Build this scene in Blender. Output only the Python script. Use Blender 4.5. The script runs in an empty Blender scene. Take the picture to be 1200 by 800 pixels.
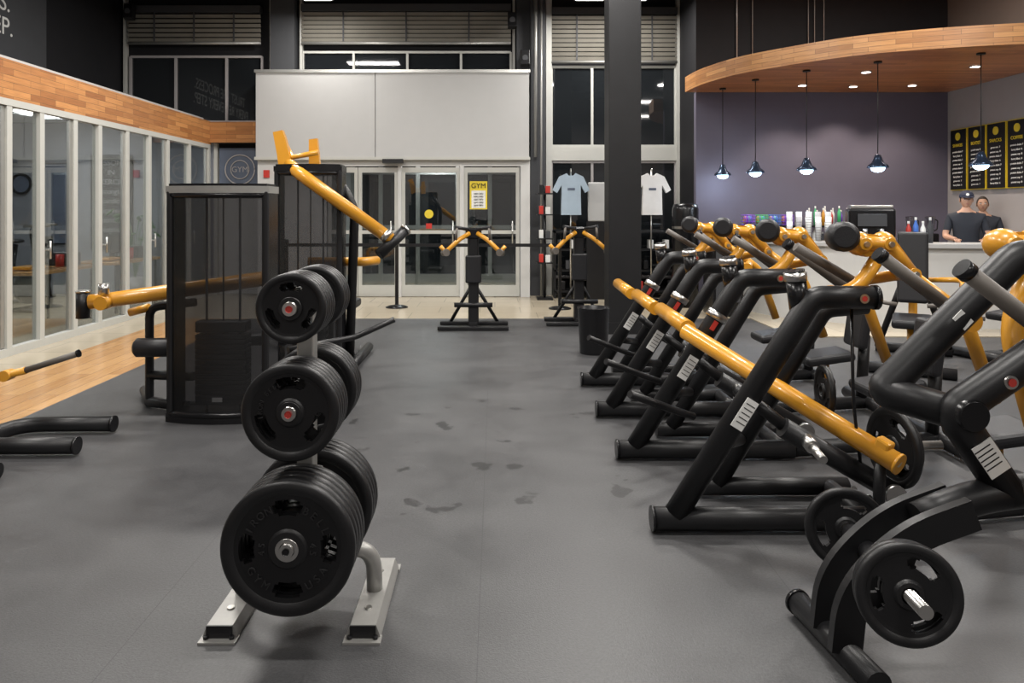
import bpy, bmesh, math, random
from mathutils import Vector, Matrix, Euler
random.seed(7)
S = bpy.context.scene
COL = S.collection
S.view_settings.view_transform = 'Standard'

# ------------------------------------------------------------ materials
def newmat(name):
    m = bpy.data.materials.new(name); m.use_nodes = True
    nt = m.node_tree; nt.nodes.clear()
    out = nt.nodes.new('ShaderNodeOutputMaterial')
    return m, nt, out

def mat(name, col, rough=.5, metal=0, var=.12, vscale=6, bump=0, bscale=200, emit=0, ecol=None, spec=.5, coat=0):
    m, nt, out = newmat(name)
    b = nt.nodes.new('ShaderNodeBsdfPrincipled')
    tc = nt.nodes.new('ShaderNodeTexCoord')
    n = nt.nodes.new('ShaderNodeTexNoise'); n.inputs['Scale'].default_value = vscale; n.inputs['Detail'].default_value = 4
    nt.links.new(tc.outputs['Object'], n.inputs['Vector'])
    mx = nt.nodes.new('ShaderNodeMix'); mx.data_type = 'RGBA'
    mx.inputs[6].default_value = (*[c*(1-var) for c in col], 1)
    mx.inputs[7].default_value = (*[min(1, c*(1+var)) for c in col], 1)
    nt.links.new(n.outputs['Fac'], mx.inputs[0]); nt.links.new(mx.outputs[2], b.inputs['Base Color'])
    b.inputs['Roughness'].default_value = rough; b.inputs['Metallic'].default_value = metal
    b.inputs['Specular IOR Level'].default_value = spec
    b.inputs['Coat Weight'].default_value = coat
    if emit:
        b.inputs['Emission Color'].default_value = (*(ecol or col), 1); b.inputs['Emission Strength'].default_value = emit
    if bump:
        n2 = nt.nodes.new('ShaderNodeTexNoise'); n2.inputs['Scale'].default_value = bscale
        nt.links.new(tc.outputs['Object'], n2.inputs['Vector'])
        bp = nt.nodes.new('ShaderNodeBump'); bp.inputs['Strength'].default_value = bump; bp.inputs['Distance'].default_value = .003
        nt.links.new(n2.outputs['Fac'], bp.inputs['Height']); nt.links.new(bp.outputs['Normal'], b.inputs['Normal'])
    nt.links.new(b.outputs[0], out.inputs[0])
    return m

def glassmat(name, refl=.12, tint=(.9, .93, .93), rough=.01, k=.6):
    m, nt, out = newmat(name)
    t = nt.nodes.new('ShaderNodeBsdfTransparent'); t.inputs[0].default_value = (*tint, 1)
    g = nt.nodes.new('ShaderNodeBsdfGlossy'); g.inputs['Roughness'].default_value = rough
    lw = nt.nodes.new('ShaderNodeLayerWeight'); lw.inputs['Blend'].default_value = .25
    ad = nt.nodes.new('ShaderNodeMath'); ad.operation = 'MULTIPLY_ADD'; ad.inputs[1].default_value = k; ad.inputs[2].default_value = refl
    ad.use_clamp = True
    nt.links.new(lw.outputs['Fresnel'], ad.inputs[0])
    mx = nt.nodes.new('ShaderNodeMixShader')
    nt.links.new(ad.outputs[0], mx.inputs[0]); nt.links.new(t.outputs[0], mx.inputs[1]); nt.links.new(g.outputs[0], mx.inputs[2])
    nt.links.new(mx.outputs[0], out.inputs[0])
    return m

def planks(name, ux, uy, c1, c2, w, h, rough=.4, mortar=.002, mcol=(.12, .07, .03), grain=.45):
    m, nt, out = newmat(name)
    b = nt.nodes.new('ShaderNodeBsdfPrincipled'); b.inputs['Roughness'].default_value = rough
    tc = nt.nodes.new('ShaderNodeTexCoord')
    def dot(v):
        d = nt.nodes.new('ShaderNodeVectorMath'); d.operation = 'DOT_PRODUCT'; d.inputs[1].default_value = v
        nt.links.new(tc.outputs['Object'], d.inputs[0]); return d.outputs['Value']
    cb = nt.nodes.new('ShaderNodeCombineXYZ')
    nt.links.new(dot(ux), cb.inputs[0]); nt.links.new(dot(uy), cb.inputs[1])
    br = nt.nodes.new('ShaderNodeTexBrick'); br.inputs['Scale'].default_value = 1
    br.inputs['Brick Width'].default_value = w; br.inputs['Row Height'].default_value = h
    br.inputs['Mortar Size'].default_value = mortar
    br.inputs['Color1'].default_value = (*c1, 1); br.inputs['Color2'].default_value = (*c2, 1); br.inputs['Mortar'].default_value = (*mcol, 1)
    br.offset = .37
    nt.links.new(cb.outputs[0], br.inputs['Vector'])
    mp = nt.nodes.new('ShaderNodeMapping'); mp.inputs['Scale'].default_value = (3, 40, 1)
    nt.links.new(cb.outputs[0], mp.inputs[0])
    n = nt.nodes.new('ShaderNodeTexNoise'); n.inputs['Scale'].default_value = 1.5; n.inputs['Detail'].default_value = 5
    nt.links.new(mp.outputs[0], n.inputs['Vector'])
    mx = nt.nodes.new('ShaderNodeMix'); mx.data_type = 'RGBA'; mx.blend_type = 'MULTIPLY'; mx.inputs[0].default_value = grain
    nt.links.new(br.outputs['Color'], mx.inputs[6])
    rp = nt.nodes.new('ShaderNodeValToRGB'); rp.color_ramp.elements[0].position = .3; rp.color_ramp.elements[1].position = .6
    rp.color_ramp.elements[0].color = (.5, .45, .4, 1); rp.color_ramp.elements[1].color = (1, 1, 1, 1)
    nt.links.new(n.outputs['Fac'], rp.inputs[0]); nt.links.new(rp.outputs[0], mx.inputs[7])
    nt.links.new(mx.outputs[2], b.inputs['Base Color']); nt.links.new(b.outputs[0], out.inputs[0])
    return m

M_blk = mat('black_powdercoat', (.010, .010, .011), .38, var=.3, bump=.12, bscale=400, spec=.35)
M_blk2 = mat('black_frame_gloss', (.007, .007, .008), .25, var=.2, spec=.4)
M_col = mat('black_column_paint', (.009, .009, .010), .55, var=.25, bump=.2, bscale=60, spec=.3)
M_vinyl = mat('black_vinyl_pad', (.013, .013, .015), .45, var=.2, bump=.3, bscale=150, spec=.4)
M_rub = mat('rubber_plate', (.010, .010, .011), .40, var=.3, bump=.2, bscale=300, spec=.4)
M_rub2 = mat('rubber_plate_web', (.006, .006, .007), .5, var=.3, spec=.35)
M_let = mat('embossed_lettering', (.018, .018, .019), .4)
M_grip = mat('rubber_grip_grey', (.105, .092, .08), .5, var=.2)
M_or = mat('golden_orange_paint', (.60, .275, .022), .30, var=.08, coat=.4)
M_steel = mat('brushed_steel', (.55, .54, .52), .28, 1, var=.1)
M_silver = mat('silver_paint', (.33, .325, .31), .38, .45, var=.12, vscale=20)
M_alu = mat('aluminium_trim', (.50, .50, .48), .35, .8)
M_white = mat('white_paint', (.54, .54, .53), .5, var=.04)
M_offw = mat('offwhite_frame', (.46, .46, .43), .4, var=.05)
M_greyp = mat('grey_panel', (.44, .44, .435), .5, var=.03)
M_label = mat('white_label', (.70, .70, .68), .5)
M_red = mat('red_label', (.45, .04, .03), .4)
M_dark = mat('dark_wall', (.010, .010, .012), .7, var=.2, spec=.3)
M_dkgrey = mat('charcoal_wall', (.045, .047, .052), .7, var=.1)
M_stack = mat('weight_stack_black', (.022, .022, .024), .5)
M_purple = mat('purple_grey_wall', (.115, .105, .145), .75, var=.05)
M_beige = mat('greige_wall', (.34, .32, .32), .7, var=.04)
M_brown = mat('brown_grey_wall', (.13, .105, .09), .7, var=.05)
M_ceil = mat('black_ceiling', (.012, .012, .014), .8)
M_glass = glassmat('clear_glass', .07, (.85, .88, .88), .01, .42)
M_glass_d = mat('night_glass', (.012, .014, .016), .03, var=.3, vscale=1.5, spec=.8)
M_mesh = glassmat('smoked_perforated_panel', .055, (.33, .33, .34), .4, .10)
M_jug = glassmat('clear_jug', .10, (.7, .7, .72), .1)
M_doorg = glassmat('tinted_door_glass', .10, (.72, .76, .76), .01, .5)
M_emit = mat('led_lens', (1, 1, 1), .5, emit=8, ecol=(1, .97, .92))
M_emit_b = mat('pendant_bulb', (1, 1, 1), .5, emit=9, ecol=(.5, .75, 1))
M_yel = mat('yellow_print', (.68, .52, .03), .5)
M_slate = mat('slate_blue_sign', (.085, .105, .15), .6)
M_navy = mat('navy_metal', (.03, .05, .09), .25, .6)
M_shirtb = mat('pale_blue_cotton', (.34, .42, .50), .9, bump=.4, bscale=60)
M_shirtw = mat('white_cotton', (.72, .71, .70), .9, bump=.4, bscale=60)
M_shutter = mat('beige_shutter', (.17, .16, .135), .6)
M_skin = mat('skin', (.50, .29, .20), .5)
M_skin2 = mat('skin_tan', (.42, .24, .16), .5)
M_tee = mat('black_tee', (.02, .024, .034), .85)
M_cap = mat('navy_cap', (.02, .025, .05), .8)
M_jean = mat('dark_jeans', (.03, .04, .07), .85)
M_hair = mat('dark_hair', (.02, .012, .008), .6)
M_eye = mat('eye_dark', (.02, .015, .01), .2)
M_lip = mat('lips', (.35, .13, .1), .5)
M_green = mat('green_item', (.05, .4, .15), .4)
M_violet = mat('violet_item', (.2, .06, .5), .4)
M_blue = mat('blue_item', (.05, .15, .5), .4)
M_leaf = mat('leaf_green', (.06, .16, .05), .6)
M_redb = mat('red_bottle', (.5, .04, .03), .3)
M_studio = mat('studio_wall_paint', (.20, .21, .235), .7, var=.05)
M_ptext = mat('poster_grey_text', (.30, .30, .31), .6)
WA = (.54, .25, .085); WB = (.31, .12, .038)
M_wood_f = planks('wood_band_side', (0, 1, 0), (0, 0, 1), WA, WB, .45, .07)
M_wood_b = planks('wood_band_back', (1, 0, 0), (0, 0, 1), WA, WB, .45, .07)
M_wood_s = planks('wood_soffit_edge', (.7, -.7, 0), (0, 0, 1), (.54, .27, .10), (.35, .15, .05), .45, .06)
M_wood_u = planks('wood_soffit_under', (1, 0, 0), (0, 1, 0), (.62, .25, .085), (.40, .135, .04), .7, .10, rough=.3)
M_wood_fl = planks('wood_floor', (0, 1, 0), (1, 0, 0), (.56, .32, .13), (.42, .22, .08), 1.2, .16, rough=.22)
M_tile = planks('beige_tile', (1, 0, 0), (0, 1, 0), (.46, .40, .30), (.41, .355, .265), .6, .6, rough=.22, mortar=.006, mcol=(.28, .24, .18), grain=.12)

def floor_rubber():
    m, nt, out = newmat('rubber_floor')
    L = nt.links
    b = nt.nodes.new('ShaderNodeBsdfPrincipled')
    tc = nt.nodes.new('ShaderNodeTexCoord')
    n = nt.nodes.new('ShaderNodeTexNoise'); n.inputs['Scale'].default_value = 1.3; n.inputs['Detail'].default_value = 9; n.inputs['Roughness'].default_value = .68
    L.new(tc.outputs['Object'], n.inputs['Vector'])
    cr = nt.nodes.new('ShaderNodeMapRange'); cr.inputs[1].default_value = .32; cr.inputs[2].default_value = .68; L.new(n.outputs['Fac'], cr.inputs[0])
    mx = nt.nodes.new('ShaderNodeMix'); mx.data_type = 'RGBA'
    mx.inputs[6].default_value = (.036, .036, .038, 1); mx.inputs[7].default_value = (.062, .062, .064, 1)
    L.new(cr.outputs[0], mx.inputs[0])
    ns = nt.nodes.new('ShaderNodeTexNoise'); ns.inputs['Scale'].default_value = 90; ns.inputs['Detail'].default_value = 2; L.new(tc.outputs['Object'], ns.inputs['Vector'])
    sr = nt.nodes.new('ShaderNodeMapRange'); sr.inputs[1].default_value = .3; sr.inputs[2].default_value = .7; sr.inputs[3].default_value = .8; sr.inputs[4].default_value = 1.2; L.new(ns.outputs['Fac'], sr.inputs[0])
    ms = nt.nodes.new('ShaderNodeVectorMath'); ms.operation = 'SCALE'; L.new(mx.outputs[2], ms.inputs[0]); L.new(sr.outputs[0], ms.inputs['Scale'])
    # pale scuffs, small chalky scratches
    nv = nt.nodes.new('ShaderNodeTexNoise'); nv.inputs['Scale'].default_value = 6; nv.inputs['Detail'].default_value = 12; nv.inputs['Roughness'].default_value = .78; L.new(tc.outputs['Object'], nv.inputs['Vector'])
    vr = nt.nodes.new('ShaderNodeMapRange'); vr.inputs[1].default_value = .62; vr.inputs[2].default_value = .72; vr.inputs[4].default_value = .5; L.new(nv.outputs['Fac'], vr.inputs[0])
    m1 = nt.nodes.new('ShaderNodeMix'); m1.data_type = 'RGBA'; m1.inputs[7].default_value = (.14, .14, .14, 1)
    L.new(vr.outputs[0], m1.inputs[0]); L.new(ms.outputs[0], m1.inputs[6])
    sp = nt.nodes.new('ShaderNodeSeparateXYZ'); L.new(tc.outputs['Object'], sp.inputs[0])
    a = nt.nodes.new('ShaderNodeMath'); a.operation = 'ADD'; a.inputs[1].default_value = .06 + 1.22*20
    L.new(sp.outputs[0], a.inputs[0])
    md = nt.nodes.new('ShaderNodeMath'); md.operation = 'MODULO'; md.inputs[1].default_value = 1.22; L.new(a.outputs[0], md.inputs[0])
    lt = nt.nodes.new('ShaderNodeMath'); lt.operation = 'LESS_THAN'; lt.inputs[1].default_value = .004; L.new(md.outputs[0], lt.inputs[0])
    m2 = nt.nodes.new('ShaderNodeMix'); m2.data_type = 'RGBA'; m2.inputs[7].default_value = (.030, .030, .032, 1)
    L.new(lt.outputs[0], m2.inputs[0]); L.new(m1.outputs[2], m2.inputs[6])
    n3 = nt.nodes.new('ShaderNodeTexNoise'); n3.inputs['Scale'].default_value = 3.6; n3.inputs['Detail'].default_value = 3
    L.new(tc.outputs['Object'], n3.inputs['Vector'])
    g3 = nt.nodes.new('ShaderNodeMapRange'); g3.inputs[1].default_value = .635; g3.inputs[2].default_value = .655; L.new(n3.outputs['Fac'], g3.inputs[0])
    ds = nt.nodes.new('ShaderNodeVectorMath'); ds.operation = 'DISTANCE'; ds.inputs[1].default_value = (-.05, 4.7, 0); L.new(tc.outputs['Object'], ds.inputs[0])
    l3 = nt.nodes.new('ShaderNodeMath'); l3.operation = 'LESS_THAN'; l3.inputs[1].default_value = 1.15; L.new(ds.outputs['Value'], l3.inputs[0])
    mm = nt.nodes.new('ShaderNodeMath'); mm.operation = 'MULTIPLY'; L.new(g3.outputs[0], mm.inputs[0]); L.new(l3.outputs[0], mm.inputs[1])
    m3 = nt.nodes.new('ShaderNodeMix'); m3.data_type = 'RGBA'; m3.inputs[7].default_value = (.014, .014, .015, 1)
    L.new(mm.outputs[0], m3.inputs[0]); L.new(m2.outputs[2], m3.inputs[6])
    L.new(m3.outputs[2], b.inputs['Base Color'])
    rr = nt.nodes.new('ShaderNodeMapRange'); rr.inputs[3].default_value = .36; rr.inputs[4].default_value = .5; L.new(cr.outputs[0], rr.inputs[0])
    L.new(rr.outputs[0], b.inputs['Roughness'])
    n2 = nt.nodes.new('ShaderNodeTexNoise'); n2.inputs['Scale'].default_value = 160; L.new(tc.outputs['Object'], n2.inputs['Vector'])
    bp = nt.nodes.new('ShaderNodeBump'); bp.inputs['Strength'].default_value = .3; bp.inputs['Distance'].default_value = .003
    L.new(n2.outputs['Fac'], bp.inputs['Height']); L.new(bp.outputs[0], b.inputs['Normal'])
    L.new(b.outputs[0], out.inputs[0])
    return m
M_floor = floor_rubber()

# ------------------------------------------------------------ builder
def basis(axis):
    z = Vector(axis).normalized()
    up = Vector((0, 0, 1)) if abs(z.z) < .95 else Vector((0, 1, 0))
    x = up.cross(z).normalized(); y = z.cross(x)
    return x, y, z

def fillet(pts, d, k=6):
    pts = [Vector(p) for p in pts]
    if d <= 0 or len(pts) < 3: return pts
    out = [pts[0]]
    for i in range(1, len(pts)-1):
        a, p, c = pts[i-1], pts[i], pts[i+1]
        d1 = min(d, (p-a).length*.48); d2 = min(d, (c-p).length*.48)
        s = p+(a-p).normalized()*d1; e = p+(c-p).normalized()*d2
        for j in range(k+1):
            t = j/k
            out.append(s*(1-t)**2+p*2*t*(1-t)+e*t*t)
    out.append(pts[-1])
    return out

class B:
    def __init__(s, off=(0, 0, 0)): s.v = []; s.f = []; s.m = []; s.s = []; s.mats = []; s.off = Vector(off)
    def mi(s, m):
        if m not in s.mats: s.mats.append(m)
        return s.mats.index(m)
    def add(s, vs, fs, m, sm=False):
        o = len(s.v); k = s.mi(m)
        s.v += [Vector(v)+s.off for v in vs]
        for i, f in enumerate(fs):
            s.f.append([o+j for j in f]); s.m.append(k); s.s.append(sm[i] if isinstance(sm, list) else sm)
    def tube(s, pts, r, m, n=16, fil=0, rs=None):
        P = fillet(pts, fil); N = len(P)
        R = rs if rs else [r]*N
        if rs and len(rs) != N: R = [rs[0]+(rs[-1]-rs[0])*i/(N-1) for i in range(N)]
        t0 = (P[1]-P[0]).normalized(); x, y, _ = basis(t0)
        vs = []; prev = t0
        for i in range(N):
            if i == 0: t = t0
            elif i == N-1: t = (P[i]-P[i-1]).normalized()
            else: t = ((P[i]-P[i-1]).normalized()+(P[i+1]-P[i]).normalized()).normalized()
            q = prev.rotation_difference(t); x = q @ x; y = q @ y; prev = t
            for j in range(n):
                a = 2*math.pi*j/n
                vs.append(P[i]+(x*math.cos(a)+y*math.sin(a))*R[i])
        fs = []; sm = []
        for i in range(N-1):
            for j in range(n):
                fs.append([i*n+j, i*n+(j+1) % n, (i+1)*n+(j+1) % n, (i+1)*n+j]); sm.append(True)
        fs.append(list(range(n))[::-1]); sm.append(False)
        fs.append([(N-1)*n+j for j in range(n)]); sm.append(False)
        s.add(vs, fs, m, sm)
    def cyl(s, a, b, r, m, n=24): s.tube([a, b], r, m, n)
    def lathe(s, prof, o, axis, m, n=28):
        x, y, z = basis(axis); o = Vector(o); vs = []; fs = []
        for (r, h) in prof:
            for j in range(n):
                a = 2*math.pi*j/n; vs.append(o+z*h+(x*math.cos(a)+y*math.sin(a))*max(r, .0002))
        for i in range(len(prof)-1):
            for j in range(n): fs.append([i*n+j, i*n+(j+1) % n, (i+1)*n+(j+1) % n, (i+1)*n+j])
        sm = []
        for i in range(len(prof)-1):
            flat = abs(prof[i][1]-prof[i+1][1]) < 1e-5
            sm += [not flat]*n
        s.add(vs, fs, m, sm)
    def box(s, c, size, m, rot=None, bev=0, seg=2):
        bm = bmesh.new(); bmesh.ops.create_cube(bm, size=1)
        for v in bm.verts: v.co = Vector((v.co.x*size[0], v.co.y*size[1], v.co.z*size[2]))
        if bev: bmesh.ops.bevel(bm, geom=bm.edges[:], offset=bev, segments=seg, affect='EDGES', profile=.5)
        R = Euler([math.radians(a) for a in rot]).to_matrix() if rot else Matrix.Identity(3)
        bm.verts.ensure_lookup_table(); c = Vector(c)
        vs = [c+R @ v.co for v in bm.verts]; fs = [[v.index for v in f.verts] for f in bm.faces]
        bm.free(); s.add(vs, fs, m, False)
    def b2(s, lo, hi, m, bev=0):
        s.box([(a+b)/2 for a, b in zip(lo, hi)], [abs(b-a) for a, b in zip(lo, hi)], m, None, bev)
    def prism(s, poly, o, U, V, t, m, side=None):
        U = Vector(U).normalized(); V = Vector(V).normalized(); N = U.cross(V); o = Vector(o); n = len(poly)
        vs = [o+U*p[0]+V*p[1]-N*t/2 for p in poly]+[o+U*p[0]+V*p[1]+N*t/2 for p in poly]
        s.add(vs, [list(range(n))[::-1], list(range(n, 2*n))], m, False)
        s.add(vs, [[i, (i+1) % n, n+(i+1) % n, n+i] for i in range(n)], side or m, False)
    def ell(s, c, r, m, rot=None, nu=20, nv=12, fn=None):
        R = Euler([math.radians(a) for a in rot]).to_matrix() if rot else Matrix.Identity(3)
        vs = []; fs = []; c = Vector(c)
        for i in range(nv+1):
            th = math.pi*i/nv
            for j in range(nu):
                ph = 2*math.pi*j/nu
                p = Vector((math.sin(th)*math.cos(ph), math.sin(th)*math.sin(ph), math.cos(th)))
                if fn: p = fn(p)
                vs.append(c+R @ Vector((p.x*r[0], p.y*r[1], p.z*r[2])))
        for i in range(nv):
            for j in range(nu): fs.append([i*nu+j, i*nu+(j+1) % nu, (i+1)*nu+(j+1) % nu, (i+1)*nu+j])
        s.add(vs, fs, m, True)
    def plate(s, c, axis, R, t, slots=4, rot=0, hub=True, mr=None, mw=None, n=72):
        mr = mr or M_rub; mw = mw or M_rub2
        x, y, z = basis(axis); c = Vector(c)
        rr = [.026, .036, .26*R, .30*R, .50*R, .55*R, .68*R, .73*R, .80*R, .84*R, .965*R, R]
        hh = [t/2+.003, t/2+.003, t/2+.002, t/2-.007, t/2-.007, t/2-.007, t/2-.007, t/2-.007, t/2-.006, t/2, t/2, t/2-.006]
        K = len(rr)
        vf = []; vb = []
        for i in range(K):
            for j in range(n):
                a = 2*math.pi*j/n+rot
                d = (x*math.cos(a)+y*math.sin(a))*rr[i]
                vf.append(c+d+z*hh[i]); vb.append(c+d-z*hh[i])
        half = int(n*.062) if slots == 4 else int(n*.085)
        def hole(i, j):
            if not (4 <= i <= 6) or slots == 0: return False
            w = half if i == 5 else half-1
            for k in range(slots):
                cj = n*k/slots+n/4
                dd = (j+.5-cj) % n; dd = min(dd, n-dd)
                if dd < w: return True
            return False
        NV = K*n; vs = vf+vb
        F = {True: ([], []), False: ([], [])}
        W, WS = F[False]
        for i in range(K-1):
            for j in range(n):
                if hole(i, j): continue
                j2 = (j+1) % n
                web = 3 <= i <= 7
                L, SS = F[web]
                L.append([i*n+j, i*n+j2, (i+1)*n+j2, (i+1)*n+j]); SS.append(i in (9, 10, 2, 8))
                L.append([NV+i*n+j, NV+(i+1)*n+j, NV+(i+1)*n+j2, NV+i*n+j2]); SS.append(i in (9, 10, 2, 8))
                if i > 0 and hole(i-1, j): W.append([i*n+j, i*n+j2, NV+i*n+j2, NV+i*n+j]); WS.append(False)
                if i < K-2 and hole(i+1, j): W.append([(i+1)*n+j, (i+1)*n+j2, NV+(i+1)*n+j2, NV+(i+1)*n+j]); WS.append(False)
                if hole(i, j2): W.append([i*n+j2, (i+1)*n+j2, NV+(i+1)*n+j2, NV+i*n+j2]); WS.append(False)
                if hole(i, (j-1) % n): W.append([i*n+j, (i+1)*n+j, NV+(i+1)*n+j, NV+i*n+j]); WS.append(False)
        for j in range(n):
            j2 = (j+1) % n
            W.append([j, j2, NV+j2, NV+j]); WS.append(True)
            W.append([(K-1)*n+j, (K-1)*n+j2, NV+(K-1)*n+j2, NV+(K-1)*n+j]); WS.append(True)
        s.add(vs, F[False][0], mr, F[False][1]); s.add(vs, F[True][0], mw, F[True][1])
        if hub:
            for sg in (1, -1):
                s.lathe([(.026, t/2-.004), (.026, t/2+.005), (.038, t/2+.005), (.040, t/2+.001)], c, z*sg, M_steel if R > .2 else mr, 24)
    def mesh(s, name):
        me = bpy.data.meshes.new(name)
        me.from_pydata([tuple(v) for v in s.v], [], s.f)
        for m in s.mats: me.materials.append(m)
        me.polygons.foreach_set('material_index', s.m); me.polygons.foreach_set('use_smooth', s.s)
        bm = bmesh.new(); bm.from_mesh(me)
        loose = [v for v in bm.verts if not v.link_faces]
        bmesh.ops.delete(bm, geom=loose, context='VERTS')
        bmesh.ops.recalc_face_normals(bm, faces=bm.faces[:]); bm.to_mesh(me); bm.free()
        me.update(); return me
    def build(s, name, loc=(0, 0, 0), rz=0, parent=None):
        ob = bpy.data.objects.new(name, s.mesh(name)); COL.objects.link(ob)
        ob.location = loc; ob.rotation_euler = (0, 0, math.radians(rz))
        if parent: ob.parent = parent
        return ob

def inst(ob, name, loc, rz=0):
    o = bpy.data.objects.new(name, ob.data); COL.objects.link(o); o.location = loc; o.rotation_euler = (0, 0, math.radians(rz)); return o

def text(body, loc, size, m, rot=(90, 0, 0), parent=None, name='lettering', align='CENTER', ext=.002, xs=1):
    c = bpy.data.curves.new(name, 'FONT'); c.body = body; c.size = size; c.extrude = ext; c.align_x = align; c.align_y = 'CENTER'
    c.materials.append(m)
    o = bpy.data.objects.new(name, c); COL.objects.link(o); o.location = loc
    o.rotation_euler = [math.radians(a) for a in rot]; o.scale = (xs, 1, 1)
    if parent: o.parent = parent
    return o

# ------------------------------------------------------------ room shell
H = 6.0
b = B(); b.b2((-3.4, -4, -.1), (7.5, 10.2, 0), M_floor); b.build('floor')
b = B(); b.b2((-4.4, -4, -.1), (-3.4, 10.2, 0), M_wood_fl); b.build('floor_wood_strip')
b = B(); b.b2((-9, -4, -.1), (-4.4, 10.2, 0), M_tile); b.b2((-9, 10.2, -.1), (7.5, 15.2, 0), M_tile); b.build('floor_tile')
b = B(); b.b2((3.5, 8.7, 0), (7.5, 10.2, .012), M_tile); b.build('floor_bar_tile')
b = B(); b.b2((-9, -4, H), (7.6, 15.2, H+.1), M_ceil)
for y in (0, 3, 6, 9, 12): b.b2((-6.6, y-.1, H-.35), (7.5, y+.1, H), M_ceil)
b.build('ceiling')
b = B(); b.b2((-9, -4.1, 0), (7.6, -4, H), M_beige); b.build('wall_front')
b = B(); b.b2((7.32, 8.3, 0), (7.5, 13.2, 3.7), M_beige); b.b2((7.5, -4, 0), (7.6, 15.2, H), M_brown); b.b2((7.32, 8.3, 3.7), (7.5, 13.2, H), M_brown)
b.build('wall_right')
b = B(); b.b2((-6.72, -4, 3.12), (-6.6, 13.2, H), M_dark); b.build('wall_left_upper')
b = B(); b.b2((-5.12, -4, 0), (-5.0, 3.0, 3.03), M_dkgrey); b.build('wall_left')
b = B(); b.b2((-5.16, 3.0, 2.63), (-4.96, 12.98, 3.03), M_wood_f); b.build('trim_wood_band_left')
b = B(); b.b2((-4.96, 12.9, 2.66), (-4.07, 13.1, 3.02), M_wood_b); b.build('trim_wood_band_back')
b = B()
b.b2((-5.0, 13.2, 0), (-2.95, 13.35, 2.4), M_white)
b.b2((-9, 13.2, 0), (-5.0, 13.35, 3.03), M_studio)
b.b2((-9, 13.2, 3.03), (-5.0, 13.35, H), M_dark)
b.b2((-5.0, 13.2, 2.4), (.62, 13.35, H), M_dark)
b.b2((.55, 13.2, 0), (7.5, 13.35, H), M_dark)
b.build('wall_back')
b = B(); b.b2((3.25, 12.0, 0), (7.32, 12.12, 3.39), M_purple); b.b2((3.25, 12.0, 3.39), (7.32, 12.12, H), M_dark); b.b2((3.25, 12.12, 0), (3.37, 13.2, H), M_dark)
b.build('wall_bar_back')
b = B(); b.cyl((3.9, 11.96, 3.64), (3.9, 11.96, H), .012, M_silver, 8)
for x in (4.15, 5.05, 5.15, 5.3): b.cyl((x, 11.96, 3.64), (x, 11.96, H), .007, M_silver, 8)
b.build('suspension_cables')
b = B(); b.b2((-2.95, 15.0, 0), (.62, 15.1, 2.6), M_glass_d); b.b2((-3.0, 13.35, 0), (-2.9, 15, 2.6), M_greyp); b.b2((.55, 13.35, 0), (.65, 15, 2.6), M_greyp); b.b2((-3, 13.35, 2.5), (.65, 15.1, 2.6), M_greyp)
for x in (-2.86, -2.3, -1.55, -.75, -.1, .5): b.b2((x-.04, 14.92, 0), (x+.04, 14.99, 2.5), M_alu)
b.b2((-2.9, 14.94, 1.1), (.55, 14.99, 1.18), M_alu); b.b2((-2.9, 14.94, 2.2), (.55, 14.99, 2.3), M_alu); b.b2((-2.9, 14.94, 0), (.55, 14.99, .2), M_alu); b.build('wall_vestibule')
b = B()
b.b2((-4.06, 12.6, 2.38), (-2.035, 13.2, 3.84), M_greyp, .004); b.b2((-2.025, 12.6, 2.38), (.58, 13.2, 3.84), M_greyp, .004)
b.b2((-4.08, 12.58, 3.82), (.60, 13.2, 3.87), M_alu); b.b2((-4.08, 12.58, 2.34), (.60, 13.2, 2.39), M_offw)
b.b2((-1.9, 12.52, 2.28), (-1.55, 12.62, 2.35), M_blk)
b.build('wall_entry_bulkhead')
b = B(); b.b2((-4.06, 12.7, 0), (-2.88, 12.8, 2.38), M_white); b.b2((.44, 12.7, 0), (.60, 13.2, 2.38), M_white); b.b2((-2.88, 12.7, 2.24), (.44, 12.8, 2.38), M_white)
b.b2((-4.06, 12.8, 0), (-3.96, 13.2, 2.38), M_white)
b.build('wall_entry')
def door(name, x0, x1, y, w=.06):
    b = B(); z1 = 2.22
    b.b2((x0, y-.03, 0.01), (x0+w, y+.03, z1), M_offw); b.b2((x1-w, y-.03, .01), (x1, y+.03, z1), M_offw)
    b.b2((x0+w, y-.03, z1-.09), (x1-w, y+.03, z1), M_offw); b.b2((x0+w, y-.03, .01), (x1-w, y+.03, .2), M_offw)
    b.b2((x0+w, y-.03, 1.08), (x1-w, y+.03, 1.14), M_offw)
    b.b2((x0+w, y-.005, .2), (x1-w, y+.005, z1-.09), M_doorg)
    b.cyl((x1-.12, y-.06, .9), (x1-.12, y-.06, 1.3), .012, M_steel, 10)
    return b.build(name)
door('door_1', -2.86, -2.35, 12.76); door('door_2', -2.34, -1.66, 12.76); door('door_3', -1.60, -.60, 12.76); door('door_4', -.53, .42, 12.76)
b = B(); b.b2((-1.66, 12.70, 0), (-1.60, 12.82, 2.24), M_white); b.b2((-.60, 12.70, 0), (-.53, 12.82, 2.24), M_white); b.build('trim_door_posts')
b = B(); b.b2((-.43, 12.70, 1.5), (-.13, 12.715, 1.98), M_yel); b.b2((-.40, 12.695, 1.52), (-.16, 12.70, 1.82), M_label)
o = b.build('door_poster'); text('GYM', (-.28, 12.69, 1.90), .12, M_blk, parent=o)
for i in range(5): text('open daily', (-.28, 12.69, 1.77-i*.05), .04, M_blk, parent=o)
b = B(); b.lathe([(0, 0), (.075, 0), (.075, .01), (0, .01)], (-1.13, 12.72, 1.42), (0, -1, 0), M_yel); b.build('round_door_sign')
b = B(); b.b2((-1.18, 12.71, 1.17), (-1.08, 12.72, 1.26), M_redb); b.build('door_sticker')
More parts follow.
